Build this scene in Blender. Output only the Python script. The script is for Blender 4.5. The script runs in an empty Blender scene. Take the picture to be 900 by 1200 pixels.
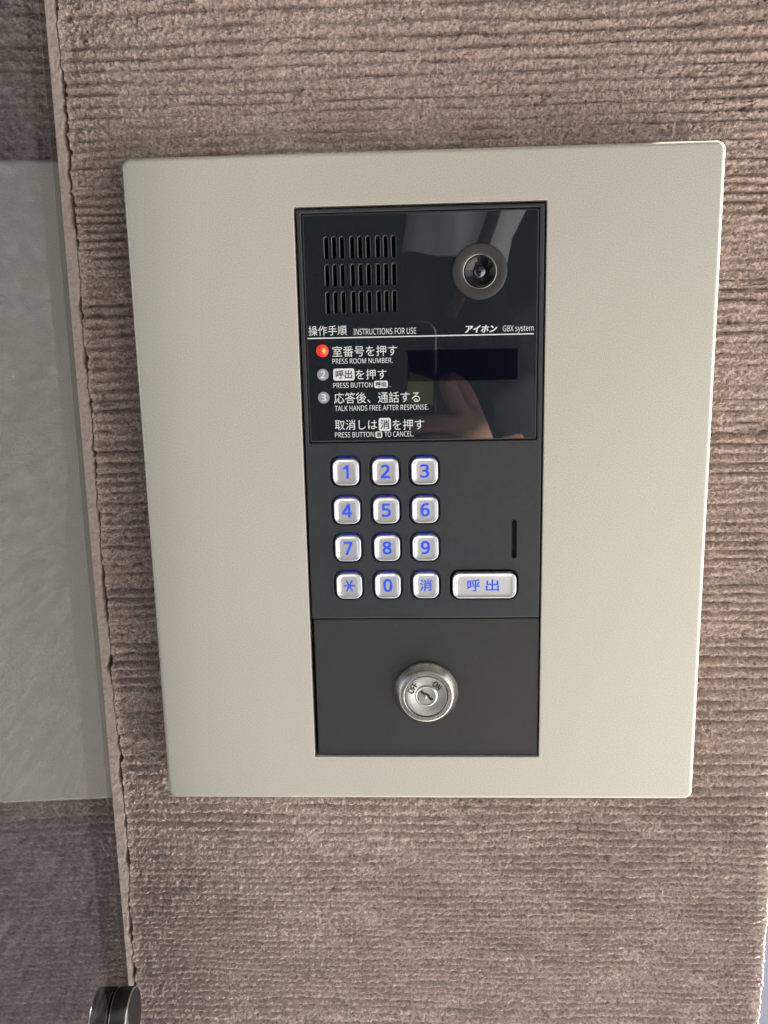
import bpy, bmesh, math, os, random
import numpy as np
from mathutils import Vector, Matrix
from mathutils.geometry import delaunay_2d_cdt

# ------------------------------------------------------------------ camera, sky, sun, exposure
MM = 0.001
scene = bpy.context.scene
COL = scene.collection
random.seed(4)

cam_data = bpy.data.cameras.new("camera")
cam = bpy.data.objects.new("camera", cam_data)
COL.objects.link(cam)
scene.camera = cam
cam_data.sensor_fit = 'VERTICAL'
cam_data.sensor_height = 36.0
cam_data.lens = 1030.0 / 1200.0 * 36.0
cam_data.clip_start = 0.004
cam_data.clip_end = 400.0
A1, A2, A3 = CAMROT = (0.19962, 0.04744, -0.02135)
CAM = Vector((0.72, -394.83, 73.69)) * MM


def cam_axes():
    a, b, c = CAMROT
    ca, sa, cb, sb, cc, sc = math.cos(a), math.sin(a), math.cos(b), math.sin(b), math.cos(c), math.sin(c)
    Rx = np.array([[1, 0, 0], [0, ca, -sa], [0, sa, ca]])
    Ry = np.array([[cb, 0, sb], [0, 1, 0], [-sb, 0, cb]])
    Rz = np.array([[cc, -sc, 0], [sc, cc, 0], [0, 0, 1]])
    R = Rz @ Rx @ Ry
    f = lambda r: Vector((r[0], r[2], -r[1]))
    return f(R[0]), f(R[1]), f(R[2])


c_right, c_down, c_fwd = cam_axes()
cam.matrix_world = Matrix(((c_right.x, -c_down.x, -c_fwd.x, CAM.x),
                           (c_right.y, -c_down.y, -c_fwd.y, CAM.y),
                           (c_right.z, -c_down.z, -c_fwd.z, CAM.z),
                           (0, 0, 0, 1)))

SUN_DIR = Vector((0.83, 0.235, 0.47)).normalized()      # towards the sun: behind the wall, to the right
world = bpy.data.worlds.new("World")
scene.world = world
world.use_nodes = True
wn = world.node_tree
sky = wn.nodes.new('ShaderNodeTexSky')
sky.sky_type = 'NISHITA'
sky.sun_disc = False
sky.sun_elevation = math.asin(SUN_DIR.z)
sky.sun_rotation = math.atan2(SUN_DIR.x, SUN_DIR.y)
wn.links.new(sky.outputs[0], wn.nodes['Background'].inputs[0])
wn.nodes['Background'].inputs[1].default_value = 0.05

sun_data = bpy.data.lights.new("sun", 'SUN')
sun_data.energy = 5.0
sun_data.angle = math.radians(0.5)
sun_data.color = (1.0, 0.965, 0.92)
sun = bpy.data.objects.new("sun", sun_data)
COL.objects.link(sun)
sun.rotation_euler = SUN_DIR.to_track_quat('Z', 'Y').to_euler()
sun.location = (3, 1, 3)

scene.view_settings.view_transform = 'Standard'
scene.view_settings.look = 'None'
scene.view_settings.exposure = 2.92
scene.view_settings.gamma = 1.0
scene.cycles.use_denoising = True
scene.cycles.denoising_input_passes = 'RGB_ALBEDO_NORMAL'
scene.cycles.denoising_prefilter = 'NONE'
scene.cycles.max_bounces = 10
scene.cycles.diffuse_bounces = 5
scene.cycles.glossy_bounces = 5


# ------------------------------------------------------------------ materials
def principled(name, color, rough=0.5, metal=0.0, **kw):
    m = bpy.data.materials.new(name)
    m.use_nodes = True
    b = m.node_tree.nodes['Principled BSDF']
    b.inputs['Base Color'].default_value = (*color, 1)
    b.inputs['Roughness'].default_value = rough
    b.inputs['Metallic'].default_value = metal
    for k, v in kw.items():
        b.inputs[k.replace('_', ' ')].default_value = v
    return m


def nd(m, typ, **kw):
    n = m.node_tree.nodes.new(typ)
    for k, v in kw.items():
        setattr(n, k, v)
    return n


def noise_node(m, scale, detail=3, rough=0.55, vec=None):
    n = nd(m, 'ShaderNodeTexNoise')
    n.inputs['Scale'].default_value = scale
    n.inputs['Detail'].default_value = detail
    n.inputs['Roughness'].default_value = rough
    if vec is None:
        vec = nd(m, 'ShaderNodeTexCoord').outputs['Object']
    m.node_tree.links.new(vec, n.inputs['Vector'])
    return n


def ramp(m, fac, stops):
    r = nd(m, 'ShaderNodeValToRGB')
    els = r.color_ramp.elements
    els[0].position, els[0].color = stops[0][0], (*stops[0][1], 1)
    els[1].position, els[1].color = stops[-1][0], (*stops[-1][1], 1)
    for p, c in stops[1:-1]:
        e = els.new(p)
        e.color = (*c, 1)
    m.node_tree.links.new(fac, r.inputs[0])
    return r


def bump(m, fac, strength, dist):
    b = nd(m, 'ShaderNodeBump')
    b.inputs['Strength'].default_value = strength
    b.inputs['Distance'].default_value = dist
    m.node_tree.links.new(fac, b.inputs['Height'])
    bs = m.node_tree.nodes['Principled BSDF']
    m.node_tree.links.new(b.outputs[0], bs.inputs['Normal'])
    return b


def bsdf(m):
    return m.node_tree.nodes['Principled BSDF']


def link(m, a, b):
    m.node_tree.links.new(a, b)


M = {}
# champagne metallic paint of the cover plate: fine flake grain
m = M['plate'] = principled('champagne_paint', (0.68, 0.64, 0.54), 0.5, 0.45)
g = noise_node(m, 2150, 2, 0.7)
g2 = noise_node(m, 14, 3)
r1 = ramp(m, g.outputs[0], [(0.28, (0.345, 0.320, 0.268)), (0.5, (0.465, 0.433, 0.364)), (0.68, (0.57, 0.533, 0.452)), (0.76, (0.85, 0.82, 0.75))])
link(m, r1.outputs[0], bsdf(m).inputs['Base Color'])
mp = nd(m, 'ShaderNodeMapRange')
mp.inputs['To Min'].default_value = 0.44
mp.inputs['To Max'].default_value = 0.52
link(m, g2.outputs[0], mp.inputs['Value'])
link(m, mp.outputs[0], bsdf(m).inputs['Roughness'])
bump(m, g.outputs[0], 0.012, 0.0003)

# black moulded plastic with a fine spark-eroded grain
m = M['plastic'] = principled('satin_black_plastic', (0.021, 0.0225, 0.024), 0.42)
g = noise_node(m, 1900, 2, 0.6)
bump(m, g.outputs[0], 0.25, 0.0002)
g2 = noise_node(m, 260, 2, 0.5)
r1 = ramp(m, g2.outputs[0], [(0.3, (0.0165, 0.0183, 0.0205)), (0.7, (0.021, 0.0229, 0.0254)), (0.77, (0.023, 0.025, 0.027)), (0.83, (0.12, 0.12, 0.12))])
link(m, r1.outputs[0], bsdf(m).inputs['Base Color'])

m = M['lock_sheet'] = principled('charcoal_sheet', (0.040, 0.040, 0.040), 0.5)
g = noise_node(m, 1200, 2)
bump(m, g.outputs[0], 0.08, 0.0002)
g2 = noise_node(m, 310, 6, 0.62)
r1 = ramp(m, g2.outputs[0], [(0.3, (0.012, 0.012, 0.012)), (0.70, (0.016, 0.016, 0.016)), (0.735, (0.05, 0.05, 0.05))])
link(m, r1.outputs[0], bsdf(m).inputs['Base Color'])

M['acrylic'] = principled('smoked_acrylic', (0.012, 0.0145, 0.017), 0.015, 0.0, IOR=1.6)
m = M['acrylic']
g = noise_node(m, 300, 2)
r1 = ramp(m, g.outputs[0], [(0.0, (0.012, 0.0145, 0.017)), (0.79, (0.012, 0.0145, 0.017)), (0.83, (0.03, 0.03, 0.03))])
link(m, r1.outputs[0], bsdf(m).inputs['Base Color'])
M['slot_edge'] = principled('slot_edge', (0.03, 0.031, 0.033), 0.3)
M['chamfer'] = principled('acrylic_edge', (0.07, 0.07, 0.072), 0.2)
M['void'] = principled('dark_cavity', (0.0012, 0.0012, 0.0014), 0.8)
M['print'] = principled('white_print', (0.60, 0.60, 0.585), 0.4)
M['print_grey'] = principled('grey_print', (0.24, 0.24, 0.245), 0.4)
M['print_dark'] = principled('dark_print', (0.02, 0.02, 0.025), 0.4)
M['lcd'] = principled('lcd_glass', (0.0022, 0.0028, 0.0062), 0.03, 0.0, IOR=1.33)
m = M['lcd']
tc = nd(m, 'ShaderNodeTexCoord')
M['key'] = principled('satin_silver_key', (0.74, 0.74, 0.73), 0.32, 0.8)
g = noise_node(M['key'], 900, 2)
bump(M['key'], g.outputs[0], 0.05, 0.0002)
m = M['key_blue'] = principled('blue_legend', (0.004, 0.03, 0.40), 0.45)
bsdf(m).inputs['Emission Color'].default_value = (0.006, 0.10, 0.95, 1)
bsdf(m).inputs['Emission Strength'].default_value = 0.06
m = M['blue_glow'] = principled('blue_backlight', (0.005, 0.01, 0.08), 0.4)
bsdf(m).inputs['Emission Color'].default_value = (0.01, 0.04, 1.0, 1)
bsdf(m).inputs['Emission Strength'].default_value = 0.03
m = M['blue_dim'] = principled('blue_tinted_well', (0.004, 0.006, 0.035), 0.4)
bsdf(m).inputs['Emission Color'].default_value = (0.01, 0.02, 1.0, 1)
bsdf(m).inputs['Emission Strength'].default_value = 0.0015
m = M['led'] = principled('red_lamp', (0.4, 0.004, 0.003), 0.35)
tc = nd(m, 'ShaderNodeTexCoord')
vs_ = nd(m, 'ShaderNodeVectorMath', operation='DISTANCE')
vs_.inputs[1].default_value = (0.0008, -0.0003, 0.0)
mpl = nd(m, 'ShaderNodeMapping')
mpl.inputs['Scale'].default_value = (1.0, 0.0, 0.62)
link(m, tc.outputs['Object'], mpl.inputs['Vector'])
link(m, mpl.outputs[0], vs_.inputs[0])
mr_ = nd(m, 'ShaderNodeMapRange')
mr_.inputs['From Max'].default_value = 0.0026
link(m, vs_.outputs['Value'], mr_.inputs['Value'])
r1 = ramp(m, mr_.outputs[0], [(0.0, (1.0, 0.50, 0.12)), (0.22, (1.0, 0.36, 0.07)), (0.42, (1.0, 0.05, 0.02)), (0.7, (0.75, 0.006, 0.004)), (1.0, (0.5, 0.004, 0.004))])
link(m, r1.outputs[0], bsdf(m).inputs['Emission Color'])
bsdf(m).inputs['Emission Strength'].default_value = 0.21
m = M['ring'] = principled('bronze_grey_ring', (0.047, 0.044, 0.042), 0.36, 0.35)
bump(m, noise_node(m, 1200, 2).outputs[0], 0.1, 0.0002)
M['gloss_black'] = principled('gloss_black', (0.004, 0.004, 0.005), 0.08)
M['lens'] = principled('lens_glass', (0.002, 0.002, 0.003), 0.01, 0.0, IOR=1.6)
M['pupil'] = principled('coated_lens', (0.004, 0.006, 0.012), 0.02, 0.0, IOR=2.0)


def turned_metal(name, col, rough, aniso):
    mm = principled(name, col, rough, 1.0)
    b = bsdf(mm)
    b.inputs['Anisotropic'].default_value = aniso
    t = nd(mm, 'ShaderNodeTangent', direction_type='RADIAL', axis='Y')
    link(mm, t.outputs[0], b.inputs['Tangent'])
    tc_ = nd(mm, 'ShaderNodeTexCoord')
    sep = nd(mm, 'ShaderNodeSeparateXYZ')
    link(mm, tc_.outputs['Object'], sep.inputs[0])
    cmb = nd(mm, 'ShaderNodeCombineXYZ')
    link(mm, sep.outputs[0], cmb.inputs[0])
    link(mm, sep.outputs[2], cmb.inputs[1])
    ln = nd(mm, 'ShaderNodeVectorMath', operation='LENGTH')
    link(mm, cmb.outputs[0], ln.inputs[0])
    n = nd(mm, 'ShaderNodeTexNoise', noise_dimensions='1D')
    n.inputs['Scale'].default_value = 6000
    n.inputs['Detail'].default_value = 2
    link(mm, ln.outputs['Value'], n.inputs['W'])
    bump(mm, n.outputs[0], 0.25, 0.00012)
    return mm


M['steel'] = turned_metal('turned_steel', (0.50, 0.475, 0.435), 0.23, 0.6)
M['steel_face'] = turned_metal('brushed_lock_face', (0.55, 0.555, 0.51), 0.30, 0.7)
M['engrave'] = principled('black_engraving', (0.012, 0.011, 0.010), 0.6)

# glass screen
M['pane'] = principled('dark_tinted_glass', (0.003, 0.0026, 0.0026), 0.03, 0.0, IOR=3.25)
bsdf(M['pane']).inputs['Specular Tint'].default_value = (0.93, 0.935, 1.0, 1)
m = M['pane']
g = noise_node(m, 60, 4)
bump(m, g.outputs[0], 0.02, 0.0008)
tc = nd(m, 'ShaderNodeTexCoord')
mpg = nd(m, 'ShaderNodeMapping')
mpg.inputs['Rotation'].default_value = (0.6, 0, 0)
mpg.inputs['Scale'].default_value = (1, 0.18, 0.8)
link(m, tc.outputs['Object'], mpg.inputs['Vector'])
g = noise_node(m, 380, 3, 0.6, mpg.outputs[0])
r1 = ramp(m, g.outputs[0], [(0.34, (0.0016, 0.0015, 0.0015)), (0.5, (0.0038, 0.0036, 0.0038)), (0.64, (0.0068, 0.0067, 0.0070)), (0.74, (0.009, 0.009, 0.0094)), (0.78, (0.05, 0.05, 0.05))])
link(m, r1.outputs[0], bsdf(m).inputs['Base Color'])
M['pane_edge'] = principled('polished_glass_edge', (0.006, 0.006, 0.008), 0.06, 0.0, IOR=1.7)
M['pane_line'] = principled('ground_glass_arris', (0.07, 0.075, 0.075), 0.3)  # pale colour paints the edge highlight onto a flat strip of the pane
m = M['clamp'] = principled('black_clamp_metal', (0.010, 0.011, 0.011), 0.45, 0.0)
g = noise_node(m, 220, 4, 0.6)
r1 = ramp(m, g.outputs[0], [(0.3, (0.004, 0.0045, 0.0045)), (0.65, (0.008, 0.008, 0.0075)), (0.8, (0.04, 0.04, 0.037))])
link(m, r1.outputs[0], bsdf(m).inputs['Base Color'])
mp = nd(m, 'ShaderNodeMapRange')
mp.inputs['To Min'].default_value = 0.34
mp.inputs['To Max'].default_value = 0.6
link(m, g.outputs[0], mp.inputs['Value'])
link(m, mp.outputs[0], bsdf(m).inputs['Roughness'])
M['clamp_cap'] = principled('grey_clamp_cap', (0.012, 0.0115, 0.012), 0.55, 0.0)
bsdf(M['clamp_cap']).inputs['Specular IOR Level'].default_value = 0.25
bsdf(M['clamp']).inputs['Specular IOR Level'].default_value = 0.2
M['clamp_rim'] = principled('worn_metal_rim', (0.42, 0.42, 0.38), 0.3, 0.9)

# wall render: brown-grey sandy plaster with a few pale grains
m = M['wall'] = principled('combed_plaster', (0.3, 0.25, 0.21), 0.9)
bsdf(m).inputs['Specular IOR Level'].default_value = 0.25
ga = noise_node(m, 22, 4, 0.6)
ra = ramp(m, ga.outputs[0], [(0.3, (0.68, 0.515, 0.442)), (0.7, (0.81, 0.635, 0.548))])
gb = noise_node(m, 620, 5, 0.75)
rb = ramp(m, gb.outputs[0], [(0.34, (0.46, 0.43, 0.41)), (0.44, (0.82, 0.81, 0.80)), (0.52, (1.05, 1.05, 1.05)), (0.62, (1.30, 1.29, 1.28)), (0.72, (1.55, 1.54, 1.53)), (0.76, (2.1, 2.1, 2.1))])
mx = nd(m, 'ShaderNodeMix', data_type='RGBA', blend_type='MULTIPLY')
mx.inputs[0].default_value = 1.0
link(m, ra.outputs[0], mx.inputs[6])
link(m, rb.outputs[0], mx.inputs[7])
link(m, mx.outputs[2], bsdf(m).inputs['Base Color'])
gc = noise_node(m, 800, 4, 0.75)
bump(m, gc.outputs[0], 1.0, 0.0032)

m = M['mortar'] = principled('pale_mortar', (0.42, 0.33, 0.28), 0.9)
g = noise_node(m, 500, 4, 0.65)
r1 = ramp(m, g.outputs[0], [(0.28, (0.34, 0.26, 0.215)), (0.5, (0.43, 0.335, 0.285)), (0.7, (0.46, 0.365, 0.315))])
link(m, r1.outputs[0], bsdf(m).inputs['Base Color'])
bump(m, g.outputs[0], 0.3, 0.0006)
m = M['pavement'] = principled('pale_concrete', (0.42, 0.41, 0.39), 0.85)
g = noise_node(m, 6, 6, 0.65)
r1 = ramp(m, g.outputs[0], [(0.3, (0.47, 0.46, 0.44)), (0.7, (0.56, 0.55, 0.53))])
link(m, r1.outputs[0], bsdf(m).inputs['Base Color'])
m = M['road'] = principled('blue_grey_asphalt', (0.03, 0.03, 0.04), 0.9)
g = noise_node(m, 140, 4, 0.6)
r1 = ramp(m, g.outputs[0], [(0.3, (0.030, 0.030, 0.041)), (0.7, (0.036, 0.036, 0.049))])
link(m, r1.outputs[0], bsdf(m).inputs['Base Color'])
m = M['porch_floor'] = principled('dark_floor_tile', (0.05, 0.048, 0.046), 0.6)
m = M['ceiling'] = principled('porch_soffit', (0.12, 0.11, 0.10), 0.8)
m = M['far_wall'] = principled('dark_green_grey_wall', (0.020, 0.026, 0.028), 0.9)
M['far_wall_pale'] = principled('grey_pilaster', (0.07, 0.07, 0.07), 0.9)
M['skin'] = principled('skin', (0.36, 0.19, 0.14), 0.55)
M['shirt'] = principled('white_cotton', (0.86, 0.86, 0.87), 0.9)
M['vest'] = principled('dark_navy_cloth', (0.012, 0.015, 0.020), 0.95)
M['trousers'] = principled('charcoal_cloth', (0.02, 0.02, 0.022), 0.95)
M['strap'] = principled('brown_leather', (0.09, 0.035, 0.02), 0.5)
M['hair'] = principled('black_hair', (0.01, 0.008, 0.007), 0.5)
M['shoe'] = principled('black_shoe', (0.012, 0.012, 0.012), 0.4)
M['phone'] = principled('graphite_phone_glass', (0.008, 0.009, 0.011), 0.12)
M['phone_edge'] = principled('phone_edge_metal', (0.45, 0.46, 0.46), 0.25, 1.0)
M['card'] = principled('yellow_green_card', (0.42, 0.50, 0.20), 0.6)


# ------------------------------------------------------------------ helpers
def thing(name, label, cat, loc=(0, 0, 0), group=None):
    o = bpy.data.objects.new(name, None)
    o.empty_display_size = 0.02
    COL.objects.link(o)
    o.location = loc
    o['label'] = label
    o['category'] = cat
    if group:
        o['group'] = group
    return o


def link_obj(name, me, mats, parent=None, loc=None, smooth=30):
    o = bpy.data.objects.new(name, me)
    COL.objects.link(o)
    if mats is not None:
        for mt in (mats if isinstance(mats, (list, tuple)) else [mats]):
            me.materials.append(mt)
    if smooth is not None:
        me.polygons.foreach_set('use_smooth', [True] * len(me.polygons))
        me.set_sharp_from_angle(angle=math.radians(smooth))
    if parent is not None:
        o.parent = parent
    if loc is not None:
        o.location = loc
    return o


def finish(name, bm, mats, parent=None, loc=None, smooth=30, recalc=True):
    if recalc:
        bmesh.ops.recalc_face_normals(bm, faces=bm.faces)
    me = bpy.data.meshes.new(name)
    flat = []
    for i, f in enumerate(bm.faces):
        ys = [v.co.y for v in f.verts]
        if max(ys) - min(ys) < 2e-7:
            flat.append(i)
    bm.to_mesh(me)
    bm.free()
    o = link_obj(name, me, mats, parent, loc, smooth)
    for i in flat:
        me.polygons[i].use_smooth = False
    return o


def rrect(cx, cz, w, h, r, n=6):
    """Rounded rectangle, counter-clockwise in (x, z); circle when w = h = 2r."""
    r = min(r, w / 2, h / 2)
    pts = []
    for (sx, sz, a0) in ((1, 1, 0), (-1, 1, 90), (-1, -1, 180), (1, -1, 270)):
        ox, oz = cx + sx * (w / 2 - r), cz + sz * (h / 2 - r)
        for i in range(n + 1):
            a = math.radians(a0 + 90 * i / n)
            pts.append((ox + r * math.cos(a), oz + r * math.sin(a)))
    return pts


class Outline:
    def __init__(s, cx, cz, w, h, r, n=6):
        s.a = (cx, cz, w, h, r, n)

    def loop(s, inset=0.0):
        cx, cz, w, h, r, n = s.a
        return rrect(cx, cz, w - 2 * inset, h - 2 * inset, max(r - inset, 0.02), n)


def ring_verts(bm, pts, y):
    return [bm.verts.new((x * MM, y * MM, z * MM)) for x, z in pts]


def loft(bm, outline, profile, mat=None, mats=None):
    """profile: list of (inset, y). Returns the list of vertex rings."""
    rings = [ring_verts(bm, outline.loop(i), y) for i, y in profile]
    n = len(rings[0])
    for k, (a, b) in enumerate(zip(rings, rings[1:])):
        for i in range(n):
            j = (i + 1) % n
            f = bm.faces.new((a[i], a[j], b[j], b[i]))
            if mats:
                f.material_index = mats[k]
    return rings


def inside(pts, poly):
    r = np.zeros(len(pts), bool)
    n = len(poly)
    for i in range(n):
        (x0, y0), (x1, y1) = poly[i], poly[(i + 1) % n]
        c = (y0 > pts[:, 1]) != (y1 > pts[:, 1])
        with np.errstate(divide='ignore', invalid='ignore'):
            xi = (x1 - x0) * (pts[:, 1] - y0) / (y1 - y0) + x0
        r ^= c & (pts[:, 0] < xi)
    return r


def fill_between(bm, rings, mi=0):
    """Triangulate the flat face bounded by the first ring and pierced by the others."""
    vs = [v for r in rings for v in r]
    co = [Vector((v.co.x / MM, v.co.z / MM)) for v in vs]
    edges, k = [], 0
    for r in rings:
        n = len(r)
        edges += [(k + i, k + (i + 1) % n) for i in range(n)]
        k += n
    ov, oe, of, orig, _, _ = delaunay_2d_cdt(co, edges, [], 0, 1e-5)
    cen = np.array([[sum(ov[i][a] for i in f) / len(f) for a in (0, 1)] for f in of])
    ok = inside(cen, [(v.co.x / MM, v.co.z / MM) for v in rings[0]])
    for r in rings[1:]:
        ok &= ~inside(cen, [(v.co.x / MM, v.co.z / MM) for v in r])
    vm = [vs[o[0]] for o in orig]
    for f, g_ in zip(of, ok):
        if g_:
            bm.faces.new([vm[i] for i in f]).material_index = mi


def slab(name, outline, profile, holes, mats, parent, mi_prof=None, loc=None, cap=True):
    """A panel: outline lofted along profile (back to front), front face at the end of it pierced by
    holes: list of (outline, profile front to back, material indices, floor material index or None)."""
    bm = bmesh.new()
    rings = loft(bm, outline, profile, mats=mi_prof)
    tops = [rings[-1]]
    for h in holes:
        o, p, mi, floor = h
        rr = loft(bm, o, p, mats=mi)
        tops.append(rr[0])
        if floor is not None:
            f = bm.faces.new(rr[-1])
            f.material_index = floor
    fill_between(bm, tops)
    return finish(name, bm, mats, parent, loc)


def lathe(bm, prof, n=96, cap0=False, cap1=False, mi=None):
    """prof: list of (r, y) in mm about the local Y axis."""
    rings = []
    for r, y in prof:
        rings.append([bm.verts.new((r * MM * math.cos(2 * math.pi * i / n), y * MM, r * MM * math.sin(2 * math.pi * i / n))) for i in range(n)])
    for k, (a, b) in enumerate(zip(rings, rings[1:])):
        for i in range(n):
            f = bm.faces.new((a[i], a[(i + 1) % n], b[(i + 1) % n], b[i]))
            if mi:
                f.material_index = mi[k]
    if cap0:
        bm.faces.new(rings[0])
    if cap1:
        bm.faces.new(rings[-1])
    return rings


def box(bm, x0, x1, y0, y1, z0, z1, mi=0):
    v = [bm.verts.new((x, y, z)) for x in (x0, x1) for y in (y0, y1) for z in (z0, z1)]
    for idx in ((0, 1, 3, 2), (4, 6, 7, 5), (0, 4, 5, 1), (2, 3, 7, 6), (0, 2, 6, 4), (1, 5, 7, 3)):
        f = bm.faces.new([v[i] for i in idx])
        f.material_index = mi


def bundled_font(name):
    try:
        return bpy.data.fonts.load(os.path.join(bpy.utils.system_resource('DATAFILES', path='fonts'), name))
    except Exception:
        return None


LATIN = bundled_font('NotoSansMath-Regular.woff2')


def text_mesh(s, offset=0.0, shear=0.0, space=1.0):
    c = bpy.data.curves.new('lettering', 'FONT')
    if LATIN and s.isascii():
        c.font = LATIN
    c.body = s
    c.shear = shear
    c.space_character = space
    c.resolution_u = 6
    o = bpy.data.objects.new('lettering', c)
    COL.objects.link(o)
    dg = bpy.context.evaluated_depsgraph_get()
    dg.update()
    me = bpy.data.meshes.new_from_object(o.evaluated_get(dg))
    n = len(me.vertices)
    co = np.empty(n * 3, 'f')
    me.vertices.foreach_get('co', co)
    co = co.reshape(-1, 3)
    faces = [tuple(p.vertices) for p in me.polygons]
    bpy.data.objects.remove(o)
    bpy.data.curves.remove(c)
    bpy.data.meshes.remove(me)
    return co, faces


def put_text(bm, s, x0, x1, z0, z1, y, offset=0.0, shear=0.0, rot=0.0, mi=0, thick=0.06, space=1.0):
    """Lettering fitted into the box x0..x1, z0..z1 (mm), facing -Y, standing `thick` mm proud of plane y."""
    co, faces = text_mesh(s, offset, shear, space)
    lo, hi = co.min(0), co.max(0)
    cx, cz = (x0 + x1) / 2, (z0 + z1) / 2
    X = (co[:, 0] - (lo[0] + hi[0]) / 2) * ((x1 - x0) / max(hi[0] - lo[0], 1e-6))
    Z = (co[:, 1] - (lo[1] + hi[1]) / 2) * ((z1 - z0) / max(hi[1] - lo[1], 1e-6))
    c_, s_ = math.cos(rot), math.sin(rot)
    strikes = [(0, 0)] if offset <= 0 else [(-1, -.7), (1, -.7), (-1, .7), (1, .7), (0, 0)]
    for q, (ox, oz) in enumerate(strikes):
        vs = [bm.verts.new(((cx + (a + ox * offset) * c_ - (b + oz * offset) * s_) * MM, (y - thick - 0.004 * q) * MM,
                            (cz + (a + ox * offset) * s_ + (b + oz * offset) * c_) * MM)) for a, b in zip(X, Z)]
        for f in faces:
            try:
                ff = bm.faces.new([vs[i] for i in f])
                ff.material_index = mi
            except ValueError:
                pass


def chip(bm, x0, x1, z0, z1, r, y, mi=0):
    """A flat printed lozenge with rounded corners."""
    pts = rrect((x0 + x1) / 2, (z0 + z1) / 2, x1 - x0, z1 - z0, r, 5)
    f = bm.faces.new(ring_verts(bm, pts, y))
    f.material_index = mi


# ------------------------------------------------------------------ wall of combed plaster
WALL_Y = 23.0


def _h(ix, iy, seed):
    n = (ix.astype(np.int64) * 374761393 + iy.astype(np.int64) * 668265263 + seed * 974711) & 0x7fffffff
    n = ((n ^ (n >> 13)) * 1274126177) & 0x7fffffff
    n = (n ^ (n >> 16)) & 0xffff
    return n.astype(np.float32) / 65535.0


def vn(x, y, seed):
    ix, iy = np.floor(x), np.floor(y)
    fx, fy = x - ix, y - iy
    ix, iy = ix.astype(np.int64), iy.astype(np.int64)
    fx = fx * fx * fx * (fx * (fx * 6 - 15) + 10)
    fy = fy * fy * fy * (fy * (fy * 6 - 15) + 10)
    a, b = _h(ix, iy, seed), _h(ix + 1, iy, seed)
    c, d = _h(ix, iy + 1, seed), _h(ix + 1, iy + 1, seed)
    return (a + (b - a) * fx) * (1 - fy) + (c + (d - c) * fx) * fy


def fbm(x, y, seed, octv=4, gain=0.55):
    s, a, t = 0, 1.0, 0
    for o in range(octv):
        s = s + a * (vn(x * 2 ** o, y * 2 ** o, seed + 17 * o) - 0.5)
        t += a
        a *= gain
    return s / t


def crack_x(z):
    t = [-400, -270, -228, -163, -120, -51, 74, 154, 221, 400]
    v = [-164.0, -162.6, -161.2, -159.6, -160.2, -160.3, -160.0, -159.4, -158.8, -157.5]
    return np.interp(z, t, v) + 4.2 * fbm(z / 15.0, z * 0 + 3.3, 71, 5) + 1.3 * fbm(z / 2.2, z * 0 + 1.3, 72, 3)


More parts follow.
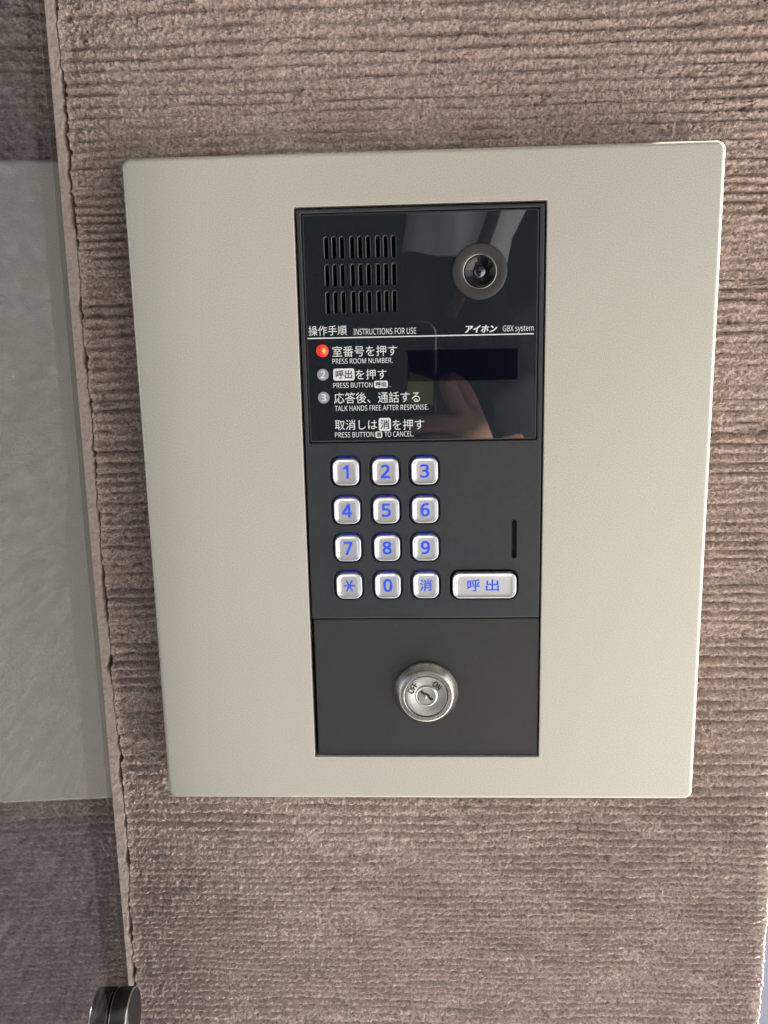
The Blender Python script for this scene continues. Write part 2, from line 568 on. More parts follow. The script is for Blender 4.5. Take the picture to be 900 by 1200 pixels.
def wall_height(x, z):
    """Relief of the render in mm, towards the viewer."""
    zz = z + 3.0 * fbm(x / 70.0, z / 26.0, 1, 3) + 0.5 * fbm(x / 14.0, z / 6.0, 2, 2)
    zz = zz + 1.3 * fbm(x / 45.0, z / 9.0, 3, 2)
    per = 4.8 * (1 + 0.06 * np.sin(z / 37.0))
    ph = zz / per
    sfr = ph - np.floor(ph)
    tri = np.where(sfr < 0.62, sfr / 0.62, (1 - sfr) / 0.38)           # skewed tooth left by the comb
    amp = np.clip(0.72 + 1.9 * fbm(x / 30.0, z / 9.0, 5, 3) + 0.9 * (vn(x / 13.0, np.floor(zz / 4.8) * 3.1, 6) - 0.5), 0.22, 1.25)
    bead = 1 - np.abs(2 * sfr - 1) ** 2.2
    h = 3.3 * amp * (0.6 * bead + 0.4 * tri - 0.6)
    cut = np.minimum(sfr, 1 - sfr) * per
    h -= 1.7 * np.exp(-(cut / 0.34) ** 2) * np.clip((vn(x / 16.0, np.floor(ph + 0.5) * 1.7, 37) - 0.42) * 3.5, 0, 1)
    rowv = vn(np.floor(ph), x / 26.0, 8) - 0.5                           # each comb stroke has its own height
    h += 0.7 * rowv
    h += 1.5 * fbm(x / 34.0, z / 22.0, 11, 2)
    h += 1.6 * fbm(x / 4.4, z / 2.4, 14, 4, 0.7)
    h += 3.6 * np.abs(fbm(x / 4.2, z / 2.3, 15, 3, 0.55)) - 0.5          # crumbs with sharp creases between them
    h += 2.9 * fbm(x / 1.5, z / 1.7, 19, 3, 0.85)
    # torn horizontal fissures
    rdg = np.abs(fbm(x / 34.0, z / 3.4, 23, 3))
    msk = np.clip((vn(x / 26.0, z / 7.0, 27) - 0.62) * 4, 0, 1)
    h -= 2.6 * msk * np.clip(1 - rdg / 0.022, 0, 1)
    # little pits and torn-out grains
    pit = vn(x / 1.3, z / 1.1, 31)
    h -= 1.1 * np.clip((pit - 0.90) * 10, 0, 1)
    gr = vn(x / 1.7, z / 1.5, 33)
    h += 0.8 * np.clip((gr - 0.90) * 10, 0, 1)
    # edge strip left of the crack: trowelled smooth, slightly bulged
    d = x - crack_x(z)
    smooth = 0.55 * fbm(x / 5.0, z / 7.0, 41, 3) + 0.75 * fbm(x / 1.2, z / 1.2, 43, 3, 0.7) + 0.5
    low = np.clip((-120 - z) / 80, 0, 1)
    smooth = smooth + low * 1.0 * fbm((x + z * .5) / 4.0, z / 3.0, 47, 3)
    rim = np.clip((d - 0.2) / 4.5, 0, 1) ** 0.8
    h = h * rim + (0.9 + 0.7 * fbm(x / 4.0, z / 5.0, 45, 3) + 0.5 * fbm(x / 1.3, z / 1.3, 46, 2)) * (1 - rim)
    k = np.clip((d + 0.5) / 1.0, 0, 1)
    k = k * k * (3 - 2 * k)
    fade = np.clip((-d - 14) / 8, 0, 1)                                   # combed again farther left
    h = smooth * (1 - k) * (1 - fade) + h * np.maximum(k, fade)
    wdt = np.clip(0.42 + 1.9 * (vn(z / 11.0, z * 0, 51) - 0.40) + 0.7 * (vn(z / 2.5, z * 0, 52) - 0.5), 0.30, 1.6)
    h -= 7.0 * np.clip(1.5 * (1 - np.abs(d - 0.1) / wdt), 0, 1) ** 0.7 * np.clip(wdt * 3, 0, 1)
    return h


def make_wall():
    EDGE = 178.0
    xs = np.concatenate([-2400 + np.geomspace(1, 2100, 60)[::-1] * -1 + 2100, np.arange(-299, -200, 1.2),
                         np.arange(-200, -168, 0.7), np.arange(-168, -150, 0.28), np.arange(-150, EDGE - 2.0, 0.6)])
    xs = np.unique(np.round(np.concatenate([np.linspace(-2400, -420, 34), np.linspace(-400, -200, 90),
                                            np.arange(-199.5, -168, 0.8), np.arange(-168, -150, 0.28),
                                            np.arange(-150, EDGE - 1.2, 0.48)]), 3))
    ns = 60
    arc = np.linspace(0, 1, ns + 1)[1:]
    zs = np.unique(np.round(np.concatenate([np.linspace(-1150, -420, 30), np.linspace(-400, -305, 50),
                                            np.arange(-304, 232, 0.44), np.linspace(233, 400, 60), np.linspace(420, 1000, 24)]), 3))
    # developed coordinate s continues round the right-hand corner (radius 3 mm) into the return
    ret = np.concatenate([np.arange(0, 1.88, 0.16), 1.88 + np.arange(0.5, 20, 0.7), 4.71 + np.linspace(21, 150, 26)])
    s_all = np.concatenate([xs, EDGE - 1.2 + ret])
    S, Z = np.meshgrid(s_all.astype(np.float32), zs.astype(np.float32))
    H = wall_height(S, Z)
    r0 = EDGE - 1.2
    t = np.clip((S - r0) / 1.2, 0, math.pi / 2)
    over = np.maximum(S - r0 - 1.2 * math.pi / 2, 0)
    H = H * (1 - 0.8 * np.clip((S - r0 + 7) / 7, 0, 1))
    bx = np.where(S <= r0, S, r0 + 1.2 * np.sin(t))
    by = np.where(S <= r0, 0, 1.2 * (1 - np.cos(t)) + over)
    nx, ny = np.sin(t), -np.cos(t)
    wob = 1.2 * fbm(Z / 9.0, Z * 0, 61, 3) * np.clip((S - r0 + 5) / 5, 0, 1)
    X = bx + nx * H + wob
    Y = WALL_Y + by + ny * H
    co = np.stack([X, Y, Z], -1).reshape(-1, 3).astype(np.float32) * MM
    nzr, nxr = S.shape
    idx = np.arange(nzr * nxr).reshape(nzr, nxr)
    quads = np.stack([idx[:-1, :-1], idx[:-1, 1:], idx[1:, 1:], idx[1:, :-1]], -1).reshape(-1, 4)
    # nothing is plastered under the middle of the cover plate
    cxm = S[:-1, :-1].reshape(-1)
    czm = Z[:-1, :-1].reshape(-1)
    keep = ~((np.abs(cxm) < 118) & (np.abs(czm) < 140))
    quads = quads[keep]
    me = bpy.data.meshes.new('wall')
    me.vertices.add(len(co))
    me.vertices.foreach_set('co', co.ravel())
    me.loops.add(quads.size)
    me.loops.foreach_set('vertex_index', quads.ravel().astype(np.int32))
    me.polygons.add(len(quads))
    me.polygons.foreach_set('loop_start', (np.arange(len(quads)) * 4).astype(np.int32))
    me.polygons.foreach_set('loop_total', np.full(len(quads), 4, np.int32))
    me.update(calc_edges=True)
    me.validate()
    o = link_obj('wall', me, [M['wall'], M['mortar']], smooth=None)
    dq = cxm - crack_x(czm)
    sm = ((dq < 0.15) & (dq > -16))[keep]
    me.polygons.foreach_set('material_index', sm.astype(np.int32))
    me.polygons.foreach_set('use_smooth', np.ones(len(me.polygons), bool))
    o['label'] = 'rough brown-grey wall of horizontally combed plaster with a cracked smooth strip along its left'
    o['category'] = 'wall'
    o['kind'] = 'thing'
    return o


make_wall()


# ------------------------------------------------------------------ ground, unseen blockers added for the light
def structure(name, bm, mat):
    o = finish(name, bm, mat, smooth=None)
    o['kind'] = 'structure'
    return o


GZ = -1.15
bm = bmesh.new()
vs = [bm.verts.new(p) for p in ((-60, -60, GZ), (60, -60, GZ), (60, 60, GZ), (-60, 60, GZ))]
bm.faces.new(vs)
structure('pavement', bm, M['pavement'])
bm = bmesh.new()
vs = [bm.verts.new(p) for p in ((-4, 0.20, GZ + .004), (4, 0.20, GZ + .004), (4, 5, GZ + .004), (-4, 5, GZ + .004))]
bm.faces.new(vs)
structure('road', bm, M['road'])
bm = bmesh.new()
P_ = ((-6, -2.6), (0.5, -2.6), (0.5, -0.8), (-0.25, -0.8), (-0.25, 0.196), (-6, 0.196))
bm.faces.new([bm.verts.new((x, y, GZ + .004)) for x, y in P_])
structure('porch_floor', bm, M['porch_floor'])  # unseen dark sheet, added to cut the light bounced up from the ground
bm = bmesh.new()
box(bm, -3.0, 1.85, -2.6, 0.17, 1.0, 1.15)
structure('ceiling', bm, M['ceiling'])  # unseen slab, added to block sky light from above
bm = bmesh.new()
box(bm, -3.0, 0.95, -2.75, -2.6, GZ, 1.15)
o = finish('opposite_wall', bm, M['far_wall'], smooth=None)  # added behind the camera so the glossy window reflects something dark
o['label'] = 'dark plain wall across the porch, facing the intercom'
o['category'] = 'wall'
o['kind'] = 'structure'

# ------------------------------------------------------------------ intercom
IC = thing('intercom_station', 'champagne cover plate with a black intercom, camera window, silver keypad and key switch',
           'intercom', (0, 0, 0))

# cover plate
OPEN = Outline(0.0, 0.15, 108.6, 255.8, 0.5, 3)
plate_prof = [(0.0, 16.0), (0.0, 2.0), (0.12, 1.25), (0.45, 0.62), (0.95, 0.22), (1.5, 0.03), (2.1, 0.0)]
slab('cover_plate', Outline(0, 0, 256.2, 300.2, 4.0, 8), plate_prof,
     [(OPEN, [(-0.35, 0.0), (-0.1, 0.1), (0.0, 0.35), (0.0, 11.0)], None, None)], M['plate'], IC)

# housing behind everything
bm = bmesh.new()
box(bm, -56 * MM, 56 * MM, 10.5 * MM, 15 * MM, -130 * MM, 130 * MM)
finish('housing', bm, M['void'], IC, smooth=None)

# moulded front: bezel of the upper window and keypad in one piece
KX = [-35.15, -17.15, 0.6]
KZ = [12.65, -5.3, -23.05, -41.1]
WIN = Outline(0.05, 75.6, 103.0, 99.8, 0.9, 4)
holes = [(WIN, [(-0.25, 0.55), (0.0, 0.8), (0.0, 3.6)], [0, 1], None)]
WELL = [(-0.35, 0.55), (-0.1, 0.62), (0.0, 0.95), (0.0, 3.2)]
for x in KX:
    for z in KZ:
        holes.append((Outline(x, z, 14.2, 14.3, 4.3, 7), WELL, [0, 0, 2], None))
holes.append((Outline(27.75, -41.4, 31.6, 14.4, 4.3, 7), WELL, [0, 0, 1], None))
holes.append((Outline(41.55, -19.85, 2.3, 18.2, 1.15, 6), [(-0.15, 0.55), (0.0, 0.75), (0.1, 2.6)], [0, 1], 1))
slab('front_moulding', Outline(0.15, 34.75, 106.7, 184.6, 0.7, 4),
     [(0, 4.5), (0, 1.15), (0.2, 0.75), (0.6, 0.55)], holes, [M['plastic'], M['void'], M['plastic']], IC)

# speaker and camera window of smoked acrylic
SX = [-40.7, -37.3, -33.9, -29.45, -26.0, -22.5, -18.3, -14.9, -11.45]
SZ = [110.8, 99.15, 87.6]
GY = 0.75
holes = []
for z in SZ:
    for x in SX:
        holes.append((Outline(x, z, 1.75, 9.2, 0.87, 5), [(-0.28, GY), (0.0, GY + 0.25), (0.0, GY + 8.5)], [3, 2], 2))
CX, CZ = 25.75, 99.45
holes.append((Outline(CX, CZ, 22.6, 22.6, 11.3, 14), [(0, GY), (0, GY + 1.5)], [2], 2))
win = slab('acrylic_window', Outline(0.05, 75.6, 102.0, 98.8, 0.7, 4), [(0, 3.4), (0, GY + 0.65), (0.62, GY)], holes,
           [M['acrylic'], M['chamfer'], M['void'], M['slot_edge']], IC, mi_prof=[1, 1])

# display under the window
bm = bmesh.new()
chip(bm, -6.1, 42.4, 52.7, 66.4, 0.2, GY - 0.03)
finish('display_screen', bm, M['lcd'], IC, smooth=None)

# camera unit
PY = GY
cam_o = bpy.data.objects.new('camera_unit', None)
bm = bmesh.new()
lathe(bm, [(11.75, PY + 1.2), (11.75, PY - 0.55), (11.55, PY - 0.85), (11.2, PY - 0.98), (7.75, PY - 0.62), (7.5, PY - 0.55), (7.3, PY - 0.35), (7.2, PY + 2.0)], 96)
ring = finish('camera_ring', bm, M['ring'], IC, loc=(CX * MM, 0, CZ * MM))
bm = bmesh.new()
lathe(bm, [(11.95, PY - 0.02), (11.95, PY - 0.12), (11.6, PY - 0.12)], 96)
finish('gasket', bm, M['void'], ring)
bm = bmesh.new()
lathe(bm, [(7.25, PY + 0.9), (6.6, PY + 0.9), (6.5, PY - 0.1), (6.25, PY - 0.3), (6.0, PY - 0.2), (5.85, PY + 0.25), (3.4, PY + 1.2), (2.7, PY + 1.25)], 96, cap1=True)
finish('lens_barrel', bm, M['gloss_black'], ring)
bm = bmesh.new()
dome = [(5.8 * math.cos(a), PY + 0.45 - 1.1 * math.sin(a)) for a in np.linspace(0, math.pi / 2 - 0.03, 10)]
lathe(bm, [(2.75, PY + 1.15)] + [(2.7 * math.cos(a), PY + 1.1 - 1.2 * math.sin(a)) for a in np.linspace(0, math.pi / 2 - 0.05, 8)], 64, cap1=True)
finish('lens', bm, M['pupil'], ring)
bm = bmesh.new()
lathe(bm, [(7.32, PY - 0.40), (7.18, PY - 0.47), (7.02, PY - 0.40), (7.02, PY - 0.2)], 96)
finish('trim_ring', bm, M['clamp_rim'], ring)

# printed instructions on the window
TY = GY - 0.02
bm = bmesh.new()
chip(bm, -50.3, 49.3, 72.25, 72.75, 0.05, TY - 0.05)
put_text(bm, '操作手順', -49.8, -32.8, 73.6, 77.9, TY, 0.0)
put_text(bm, 'INSTRUCTIONS FOR USE', -29.9, -2.2, 73.6, 76.25, TY, 0.0)
put_text(bm, 'アイホン', 19.4, 33.2, 73.55, 76.6, TY, 0.13, 0.25)
put_text(bm, 'GBX system', 35.8, 49.2, 73.0, 76.3, TY, 0.0)
put_text(bm, '室番号を押す', -39.5, -10.7, 64.2, 68.9, TY, 0.0)
put_text(bm, 'PRESS ROOM NUMBER.', -39.6, -12.8, 61.15, 63.4, TY, 0.0)
put_text(bm, 'を押す', -29.4, -15.6, 54.0, 58.5, TY, 0.0)
put_text(bm, 'PRESS BUTTON', -39.6, -22.0, 50.5, 52.75, TY, 0.0)
put_text(bm, '.', -14.3, -13.9, 50.5, 50.9, TY, 0.0)
put_text(bm, '応答後、通話する', -39.4, -0.9, 43.5, 48.4, TY, 0.0)
put_text(bm, 'TALK HANDS FREE AFTER RESPONSE.', -39.2, 2.9, 40.15, 42.55, TY, 0.0)
put_text(bm, '取消しは', -39.4, -20.3, 31.6, 36.2, TY, 0.0)
put_text(bm, 'を押す', -13.4, 0.8, 31.2, 36.0, TY, 0.0)
put_text(bm, 'PRESS BUTTON', -39.5, -21.9, 28.25, 30.6, TY, 0.0)
put_text(bm, 'TO CANCEL.', -17.1, -3.9, 28.2, 30.6, TY, 0.0)
for c4 in ((-39.4, -29.9, 53.75, 59.05, 1.0), (-21.25, -15.1, 50.15, 53.35, 0.8), (-19.6, -14.1, 30.95, 36.75, 1.0), (-21.2, -18.1, 27.8, 30.7, 0.7)):
    chip(bm, *c4[:4], c4[4], TY - 0.04)
put_text(bm, '呼出', -38.3, -31.0, 54.6, 58.3, TY - 0.06, 0.07, mi=1)
put_text(bm, '呼出', -20.4, -15.95, 50.7, 52.85, TY - 0.06, 0.07, mi=1)
put_text(bm, '消', -18.8, -14.9, 31.8, 35.9, TY - 0.06, 0.07, mi=1)
put_text(bm, '消', -20.65, -18.65, 28.2, 30.3, TY - 0.06, 0.07, mi=1)
finish('printed_instructions', bm, [M['print'], M['print_dark']], win, smooth=None)
for zc, s in ((56.5, '2'), (46.3, '3')):
    bm = bmesh.new()
    pts = rrect(-44.05, zc, 5.2, 5.2, 2.6, 8)
    bm.faces.new(ring_verts(bm, pts, TY - 0.04))
    put_text(bm, s, -45.0, -43.1, zc - 1.55, zc + 1.55, TY - 0.06, 0.12, mi=1)
    finish('number_badge', bm, [M['print_grey'], M['print']], win, smooth=None)['label'] = 'grey printed number badge'

# step-one lamp, lit red
bm = bmesh.new()
pr = [(2.75, TY), (2.7, TY - 0.18)] + [(2.6 * math.cos(a), TY - 0.2 - 0.35 * math.sin(a)) for a in np.linspace(0.1, math.pi / 2 - 0.02, 6)]
lathe(bm, pr, 40, cap1=True)
led = finish('indicator_lamp', bm, M['led'], IC, loc=(-43.95 * MM, 0, 67.0 * MM))
led['label'] = 'round indicator lamp lit red'


# keys
def key_mesh(w, h):
    bm = bmesh.new()
    o = Outline(0, 0, w, h, 3.4, 8)
    prof = [(0.0, 2.6), (0.0, -0.55), (0.08, -0.85), (0.22, -1.08), (0.42, -1.16), (0.64, -1.12), (0.84, -0.95), (1.12, -0.72), (1.55, -0.53), (2.5, -0.44), (3.4, -0.42)]
    rr = loft(bm, o, prof)
    bm.faces.new(rr[-1])
    bmesh.ops.recalc_face_normals(bm, faces=bm.faces)
    me = bpy.data.meshes.new('key')
    bm.to_mesh(me)
    bm.free()
    return me


KM = key_mesh(12.0, 12.2)
LEG = ['1', '2', '3', '4', '5', '6', '7', '8', '9', '*', '0', '消']
first = True
for r_ in range(4):
    for c_ in range(3):
        s = LEG[r_ * 3 + c_]
        k = bpy.data.objects.new('key', KM)
        COL.objects.link(k)
        k.parent = IC
        k.location = (KX[c_] * MM + 0.0002, 0, KZ[r_] * MM - 0.0001)
        if first:
            KM.materials.append(M['key'])
            KM.polygons.foreach_set('use_smooth', [True] * len(KM.polygons))
            KM.set_sharp_from_angle(angle=math.radians(50))
            first = False
        bm = bmesh.new()
        LY = -0.49
        if s == '*':
            for q in range(3):
                a = math.radians(90 + 60 * q) if q else 0.0
                a = [0.0, math.radians(62), math.radians(118)][q]
                L_, w_ = (2.7 if q == 0 else 2.95), 0.30
                dx, dz = math.cos(a), math.sin(a)
                y_ = LY - 0.06 - 0.012 * q
                P4 = [(L_ * dx * i - w_ * dz * j, L_ * dz * i + w_ * dx * j) for i, j in ((-1, -1), (1, -1), (1, 1), (-1, 1))]
                bm.faces.new(ring_verts(bm, P4, y_))
        elif s == '消':
            put_text(bm, s, -2.75, 2.75, -2.7, 2.7, LY, 0.06)
        else:
            wd = {'1': 2.5, '7': 4.0, '4': 4.6}.get(s, 4.15)
            put_text(bm, s, -wd / 2 + .2, wd / 2 - .2, -2.95, 2.95, LY, 0.20)
        finish('legend', bm, M['key_blue'], k, smooth=None)
        k['label'] = 'silver key marked ' + {'*': 'with a star', '消': 'with a blue cancel character'}.get(s, s)
        # blue backlight showing in the well round the key
        bm = bmesh.new()
        rr = loft(bm, Outline(-0.2, 0.1, 13.9, 14.0, 4.2, 7), [(0.02, 2.9), (1.3, 2.9)])
        f = bm.faces.new(ring_verts(bm, [(-3.9, 6.15), (3.9, 6.15), (3.3, 6.75), (-3.3, 6.75)], 1.6))
        f.material_index = 1
        finish('backlight', bm, [M['blue_dim'], M['blue_glow']], k, smooth=None)
cb = bpy.data.objects.new('call_button', key_mesh(29.4, 12.2))
COL.objects.link(cb)
cb.parent = IC
cb.location = (27.9 * MM, 0, -41.5 * MM)
cb.data.materials.append(M['key'])
cb.data.polygons.foreach_set('use_smooth', [True] * len(cb.data.polygons))
cb.data.set_sharp_from_angle(angle=math.radians(50))
cb['label'] = 'wide silver call button with two blue characters'
bm = bmesh.new()
put_text(bm, '呼', -7.9, -2.1, -2.75, 2.8, -0.49, 0.06)
put_text(bm, '出', 0.7, 6.6, -2.75, 2.8, -0.49, 0.06)
finish('legend', bm, M['key_blue'], cb, smooth=None)

# lock panel and key switch
slab('lock_panel', Outline(0.55, -92.65, 106.0, 69.2, 0.4, 3), [(0, 4.5), (0, 1.35), (0.25, 1.1)], [], M['lock_sheet'], IC)
LX, LZ, LP = 0.3, -94.5, 1.1
bm = bmesh.new()
lathe(bm, [(15.5, LP + 0.5), (15.55, LP - 0.9), (15.4, LP - 1.5), (15.0, LP - 2.1), (12.95, LP - 5.5), (12.6, LP - 5.85), (12.2, LP - 5.95), (10.55, LP - 5.95), (10.3, LP - 5.75), (10.25, LP - 3.5)], 128)
lock = finish('key_switch', bm, M['steel'], IC, loc=(LX * MM, 0, LZ * MM), smooth=40)
bm = bmesh.new()
lathe(bm, [(10.3, LP - 3.6), (9.9, LP - 3.6)], 96)
finish('shadow_gap', bm, M['engrave'], lock)
bm = bmesh.new()
lathe(bm, [(9.98, LP - 3.6), (9.95, LP - 5.6), (9.75, LP - 5.8), (9.4, LP - 5.82), (7.4, LP - 5.55), (5.4, LP - 5.15), (5.2, LP - 5.3), (4.95, LP - 5.75), (4.7, LP - 5.85), (4.45, LP - 5.7), (4.35, LP - 5.2)], 128)
dial = finish('lock_dial', bm, M['steel_face'], lock, smooth=40)
bm = bmesh.new()
n = 96
prof = [(4.38, LP - 5.15), (4.3, LP - 5.2)]
lathe(bm, prof, n, cap1=True)
core = finish('lock_core', bm, M['steel_face'], lock, smooth=40)
# wavy keyway and its bright ward
bm = bmesh.new()
pts_c = [(-2.15, 2.25), (-1.75, 1.55), (-1.0, 1.0), (0.0, 0.75), (0.75, 0.2), (1.1, -0.75), (1.9, -1.3), (2.6, -1.75)]
wd = [0.6, 0.8, 0.6, 0.65, 0.75, 0.6, 0.75, 0.45]
pts_c = [(a * 1.18 + .1, b * 1.18) for a, b in pts_c]
L_, R_ = [], []
for i, (px, pz) in enumerate(pts_c):
    a = Vector(pts_c[max(i - 1, 0)])
    b = Vector(pts_c[min(i + 1, len(pts_c) - 1)])
    t = (b - a).normalized()
    L_.append((px - t.y * wd[i], pz + t.x * wd[i]))
    R_.append((px + t.y * wd[i], pz - t.x * wd[i]))
va, vb = ring_verts(bm, L_, LP - 5.24), ring_verts(bm, R_, LP - 5.24)
for i in range(len(va) - 1):
    bm.faces.new((va[i], va[i + 1], vb[i + 1], vb[i]))
finish('keyway', bm, M['engrave'], lock, smooth=None)
bm = bmesh.new()
bmesh.ops.create_uvsphere(bm, u_segments=20, v_segments=12, radius=1.15 * MM, matrix=Matrix.Translation((-0.55 * MM, (LP - 4.95) * MM, -0.55 * MM)) @ Matrix.Diagonal((1, 0.5, 1, 1)))
finish('ward', bm, M['clamp_rim'], lock, smooth=60)
bm = bmesh.new()
for s, ang, rad, w in (('OFF', 147, 7.5, 5.2), ('ON', 46, 7.4, 4.0)):
    a = math.radians(ang)
    x, z = rad * math.cos(a), rad * math.sin(a)
    put_text(bm, s, x - w / 2, x + w / 2, z - 1.5, z + 1.5, LP - 5.72, 0.13, rot=a - math.pi / 2)
finish('lettering', bm, M['engrave'], lock, smooth=None)

# ------------------------------------------------------------------ dark glass screen standing out from the wall
gal = math.radians(3.1)
gd = Vector((math.sin(gal), -math.cos(gal), 0))       # along the pane, away from the wall
gn = Vector((math.cos(gal), math.sin(gal), 0))        # its face towards the intercom
ge = Vector((-138.3, -44.0, 0))
LEAN = math.tan(math.radians(0.22))
GLASS = thing('glass_screen', 'dark tinted glass screen left of the intercom, with a round black clamp', 'glass screen',
              (ge.x * MM, ge.y * MM, GZ))


def gpt(u, v, z):
    p = ge + gd * u + gn * v
    return Vector(((p.x + LEAN * (z + 20)) * MM, p.y * MM, z * MM)) - GLASS.location


bm = bmesh.new()
sec = [(0.9, -0.0, 1), (7.4, 0.0, 2), (7.75, -0.0, 0), (700, 0, 1), (700, -10, 1), (0.9, -10, 1), (0, -9.1, 1), (0, -0.9, 1)]
lo = [bm.verts.new(gpt(u, v, -1135)) for u, v, _ in sec]
hi = [bm.verts.new(gpt(u, v, 990)) for u, v, _ in sec]
for i in range(len(sec)):
    j = (i + 1) % len(sec)
    f = bm.faces.new((lo[i], lo[j], hi[j], hi[i]))
    f.material_index = sec[i][2]
bm.faces.new(lo)
bm.faces.new(hi)
finish('pane', bm, [M['pane'], M['pane_edge'], M['pane_line']], GLASS, smooth=None)

# clamp: a disc standing on the pane
CU, CZc, CR, CH = 22.0, -219.3, 13.0, 8.0
bm = bmesh.new()
rings = []
n = 72
profc = [(CR - 1.6, 0.0), (CR - 1.6, 0.5), (CR - 0.1, 0.55), (CR, 0.85), (CR, CH - 0.5), (CR - 0.15, CH - 0.15), (CR - 0.5, CH), (CR - 1.0, CH - 0.02)]
for r, v in profc:
    rings.append([bm.verts.new(gpt(CU + r * math.cos(2 * math.pi * i / n), v, CZc + r * math.sin(2 * math.pi * i / n))) for i in range(n)])
for k, (a, b) in enumerate(zip(rings, rings[1:])):
    for i in range(n):
        f = bm.faces.new((a[i], a[(i + 1) % n], b[(i + 1) % n], b[i]))
        f.material_index = [0, 0, 2, 0, 2, 2, 1][k]
bm.faces.new(rings[-1]).material_index = 1
cl = finish('clamp', bm, [M['clamp'], M['clamp_cap'], M['clamp_rim']], GLASS, smooth=40)
cl['label'] = 'round black metal clamp with a grey cap'

# ------------------------------------------------------------------ the photographer, mirrored in the window
PM = Matrix(((c_right.x, c_fwd.x, -c_down.x, CAM.x), (c_right.y, c_fwd.y, -c_down.y, CAM.y), (c_right.z, c_fwd.z, -c_down.z, CAM.z), (0, 0, 0, 1)))
# phone frame: x right, y forward (towards the panel), z up, origin at its lens


def pp(x, y, z):
    return PM @ (Vector((x, y, z)) * MM)


PH = thing('phone', 'dark phone held up in front of the intercom, yellow-green card on its back', 'phone', pp(-24, -10, -65))
bm = bmesh.new()
prof = [(0.8, -10.5), (0.0, -9.8), (0.0, -3.0), (0.8, -2.2)]
o_ = Outline(-24, -65, 72, 148, 11, 8)
rings = []
for ins, y in prof:
    rings.append([bm.verts.new(pp(x, y, z) - PH.location) for x, z in o_.loop(ins)])
for k, (a, b) in enumerate(zip(rings, rings[1:])):
    for i in range(len(a)):
        f = bm.faces.new((a[i], a[(i + 1) % len(a)], b[(i + 1) % len(a)], b[i]))
        f.material_index = 1
bm.faces.new(rings[0])
bm.faces.new(rings[-1])
finish('phone_body', bm, [M['phone'], M['phone_edge']], PH)
bm = bmesh.new()
bm.faces.new([bm.verts.new(pp(x, -2.1, z) - PH.location) for x, z in ((-16, -64), (9.5, -66), (9.5, -42), (-12, -35))])
finish('card', bm, M['card'], PH, smooth=None)


def skin_mesh(name, verts, edges, mat, parent, sub=2, root=0):
    """verts: (Vector world, radius m)."""
    me = bpy.data.meshes.new(name)
    me.from_pydata([v for v, r in verts], edges, [])
    o = bpy.data.objects.new(name, me)
    COL.objects.link(o)
    md = o.modifiers.new('skin', 'SKIN')
    md.use_smooth_shade = True
    for i, (v, r) in enumerate(verts):
        sv = me.skin_vertices[0].data[i]
        rr_ = r if isinstance(r, tuple) else (r, r)
        sv.radius = rr_
        sv.use_root = (i == root)
    s2 = o.modifiers.new('sub', 'SUBSURF')
    s2.levels = sub
    s2.render_levels = sub
    dg = bpy.context.evaluated_depsgraph_get()
    dg.update()
    new = bpy.data.meshes.new_from_object(o.evaluated_get(dg))
    bpy.data.objects.remove(o)
    new.name = name
    new.transform(Matrix.Translation(-parent.location))
    return link_obj(name, new, mat, parent, smooth=180)


W = lambda x, y, z: Vector((x, y, z)) * MM
PER = thing('person', 'person in white short sleeves and dark vest, holding up a phone', 'person', W(-80, -720, -1150))
V, E_ = [], []


def add(v, r, prev=None):
    V.append((v, r))
    if prev is not None:
        E_.append((prev, len(V) - 1))
    return len(V) - 1


pel = add(W(-80, -720, -190), (.15, .11))
wai = add(W(-80, -715, -20), (.125, .095), pel)
che = add(W(-80, -715, 180), (.15, .105), wai)
nkb = add(W(-80, -720, 330), (.07, .065), che)
nk = add(W(-80, -700, 400), .055, nkb)
hd0 = add(W(-80, -670, 460), (.068, .085), nk)
hd1 = add(W(-80, -675, 545), (.075, .095), hd0)
hd2 = add(W(-80, -690, 610), (.055, .065), hd1)
for sx in (1, -1):
    hp = add(W(-80 + sx * 90, -720, -270), .09, pel)
    kn = add(W(-80 + sx * 100, -700, -690), .058, hp)
    an = add(W(-80 + sx * 105, -725, -1085), .040, kn)
    add(W(-80 + sx * 115, -620, -1125), .036, an)
# right arm holding the phone
s1 = add(W(60, -700, 290), .062, che)
ua = add(W(28, -655, 160), .046, s1)
el = add(W(105, -660, -60), .042, ua)
fa = add(W(100, -560, -110), .036, el)
wr = add(pp(54, -50, -142), (.028, .022), fa)
pa = add(pp(40, -22, -100), (.032, .018), wr)
i1 = add(pp(32, -10, -72), .010, pa)
i2 = add(pp(25, -4, -54), .0092, i1)
add(pp(19, 1, -38), .0082, i2)
f1 = add(pp(30, -2, -86), .0105, pa)
f2 = add(pp(16, 5, -80), .0095, f1)
f3 = add(pp(-2, 6, -82), .0088, f2)
add(pp(-16, 6, -84), .008, f3)
f1 = add(pp(31, -3, -101), .0105, pa)
f2 = add(pp(17, 5, -98), .0092, f1)
f3 = add(pp(-2, 6, -101), .0085, f2)
add(pp(-17, 6, -103), .008, f3)
f1 = add(pp(34, -6, -116), .0095, pa)
f2 = add(pp(24, 4, -117), .0082, f1)
f3 = add(pp(8, 6, -119), .0076, f2)
add(pp(-5, 6, -121), .007, f3)
t1 = add(pp(42, -30, -78), .0125, pa)
t2 = add(pp(34, -27, -56), .0105, t1)
add(pp(18, -24, -44), .009, t2)
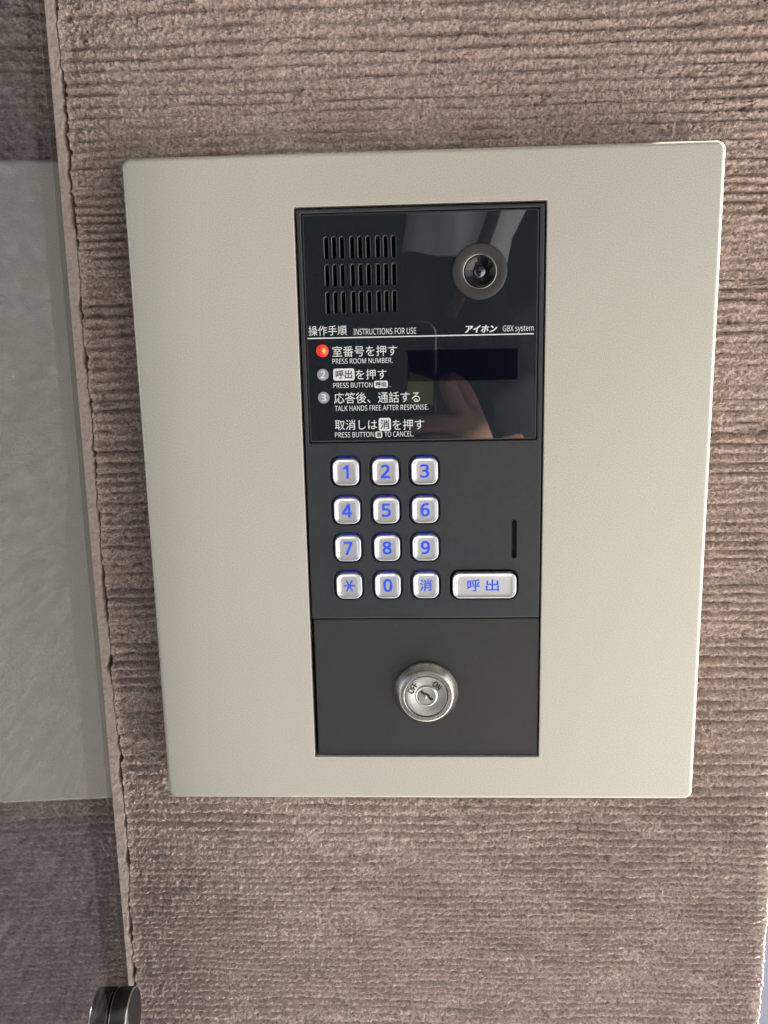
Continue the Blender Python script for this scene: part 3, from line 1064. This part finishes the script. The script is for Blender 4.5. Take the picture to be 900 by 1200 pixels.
# left arm hanging
s1 = add(W(-245, -715, 280), .062, che)
e2 = add(W(-290, -740, 0), .043, s1)
w2 = add(W(-275, -690, -240), .030, e2)
pl_ = add(W(-272, -672, -300), (.018, .034), w2)
for dy, ln in ((-30, 70), (-10, 82), (12, 78), (32, 62)):
    a1 = add(W(-270, -672 - dy * .8, -340), .0095, pl_)
    add(W(-264, -664 - dy, -340 - ln * .7), .008, a1)
a1 = add(W(-262, -636, -315), .011, pl_)
add(W(-254, -622, -350), .009, a1)
body = skin_mesh('body', V, E_, M['skin'], PER, 2, 0)
# face features are small swellings and marks on the head
for ex in (-112, -48):
    bm = bmesh.new()
    bmesh.ops.create_uvsphere(bm, u_segments=12, v_segments=8, radius=.012, matrix=Matrix.Translation(W(ex, -588, 538) - PER.location))
    finish('eye', bm, M['hair'], PER, smooth=60)


def tube(name, spine, radii, mat, parent, folds=0.0, nseg=40, closed=False):
    bm = bmesh.new()
    rings = []
    for k, (p, r) in enumerate(zip(spine, radii)):
        t = (spine[min(k + 1, len(spine) - 1)] - spine[max(k - 1, 0)]).normalized()
        u = t.cross(Vector((0, 1, 0))).normalized()
        v = t.cross(u)
        ru, rv = r if isinstance(r, tuple) else (r, r)
        ring_ = []
        for i in range(nseg):
            a = 2 * math.pi * i / nseg
            fo = 1 + folds * (0.6 * math.sin(5 * a + 1.7 * k) + 0.4 * math.sin(9 * a - 1.1 * k))
            ring_.append(bm.verts.new(p + (u * math.cos(a) * ru + v * math.sin(a) * rv) * fo - parent.location))
        rings.append(ring_)
    for a, b in zip(rings, rings[1:]):
        for i in range(nseg):
            bm.faces.new((a[i], a[(i + 1) % nseg], b[(i + 1) % nseg], b[i]))
    if closed:
        bm.faces.new(rings[0])
        bm.faces.new(rings[-1])
    return finish(name, bm, mat, parent, smooth=180)


tube('shirt_sleeve', [W(20, -720, 345), W(56, -698, 305), W(48, -675, 245), W(32, -655, 190), W(24, -645, 142)], [.066, .088, .082, .074, .066], M['shirt'], PER, 0.11)
tube('undersleeve', [W(40, -680, 230), W(28, -655, 160), W(105, -660, -60), W(100, -560, -110), pp(62, -66, -152)], [.055, .052, .049, .043, .036], M['vest'], PER, 0.03)
tube('shirt_sleeve', [W(-215, -720, 330), W(-248, -715, 290), W(-262, -722, 200), W(-275, -730, 140)], [.066, .078, .072, .073], M['shirt'], PER, 0.05)
tube('vest', [W(-80, -720, 345), W(-80, -718, 300), W(-80, -715, 180), W(-80, -715, -20), W(-80, -720, -230)],
     [(.10, .085), (.165, .12), (.175, .128), (.15, .12), (.17, .135)], M['vest'], PER, 0.012)
tube('trousers', [W(-80, -720, -190), W(-80, -720, -290)], [(.168, .13), (.175, .13)], M['trousers'], PER, 0.0)
for sx in (1, -1):
    tube('trouser_leg', [W(-80 + sx * 85, -720, -230), W(-80 + sx * 98, -703, -690), W(-80 + sx * 105, -722, -1090)], [.105, .078, .07], M['trousers'], PER, 0.02)
    bm = bmesh.new()
    bmesh.ops.create_uvsphere(bm, u_segments=20, v_segments=12, radius=1.0,
                              matrix=Matrix.Translation(W(-80 + sx * 112, -655, -1108) - PER.location) @ Matrix.Diagonal((.05, .135, .042, 1)))
    finish('shoe', bm, M['shoe'], PER, smooth=180)
bm = bmesh.new()
bmesh.ops.create_uvsphere(bm, u_segments=28, v_segments=16, radius=1.0, matrix=Matrix.Translation(W(-80, -705, 565) - PER.location) @ Matrix.Diagonal((.096, .112, .105, 1)))
finish('hair', bm, M['hair'], PER, smooth=180)
tube('bag_strap', [W(84, -628, 330), W(92, -600, 270), W(84, -588, 215), W(66, -578, 165), W(30, -582, 90)], [(.007, .002)] * 5, M['strap'], PER, 0.0, 12)
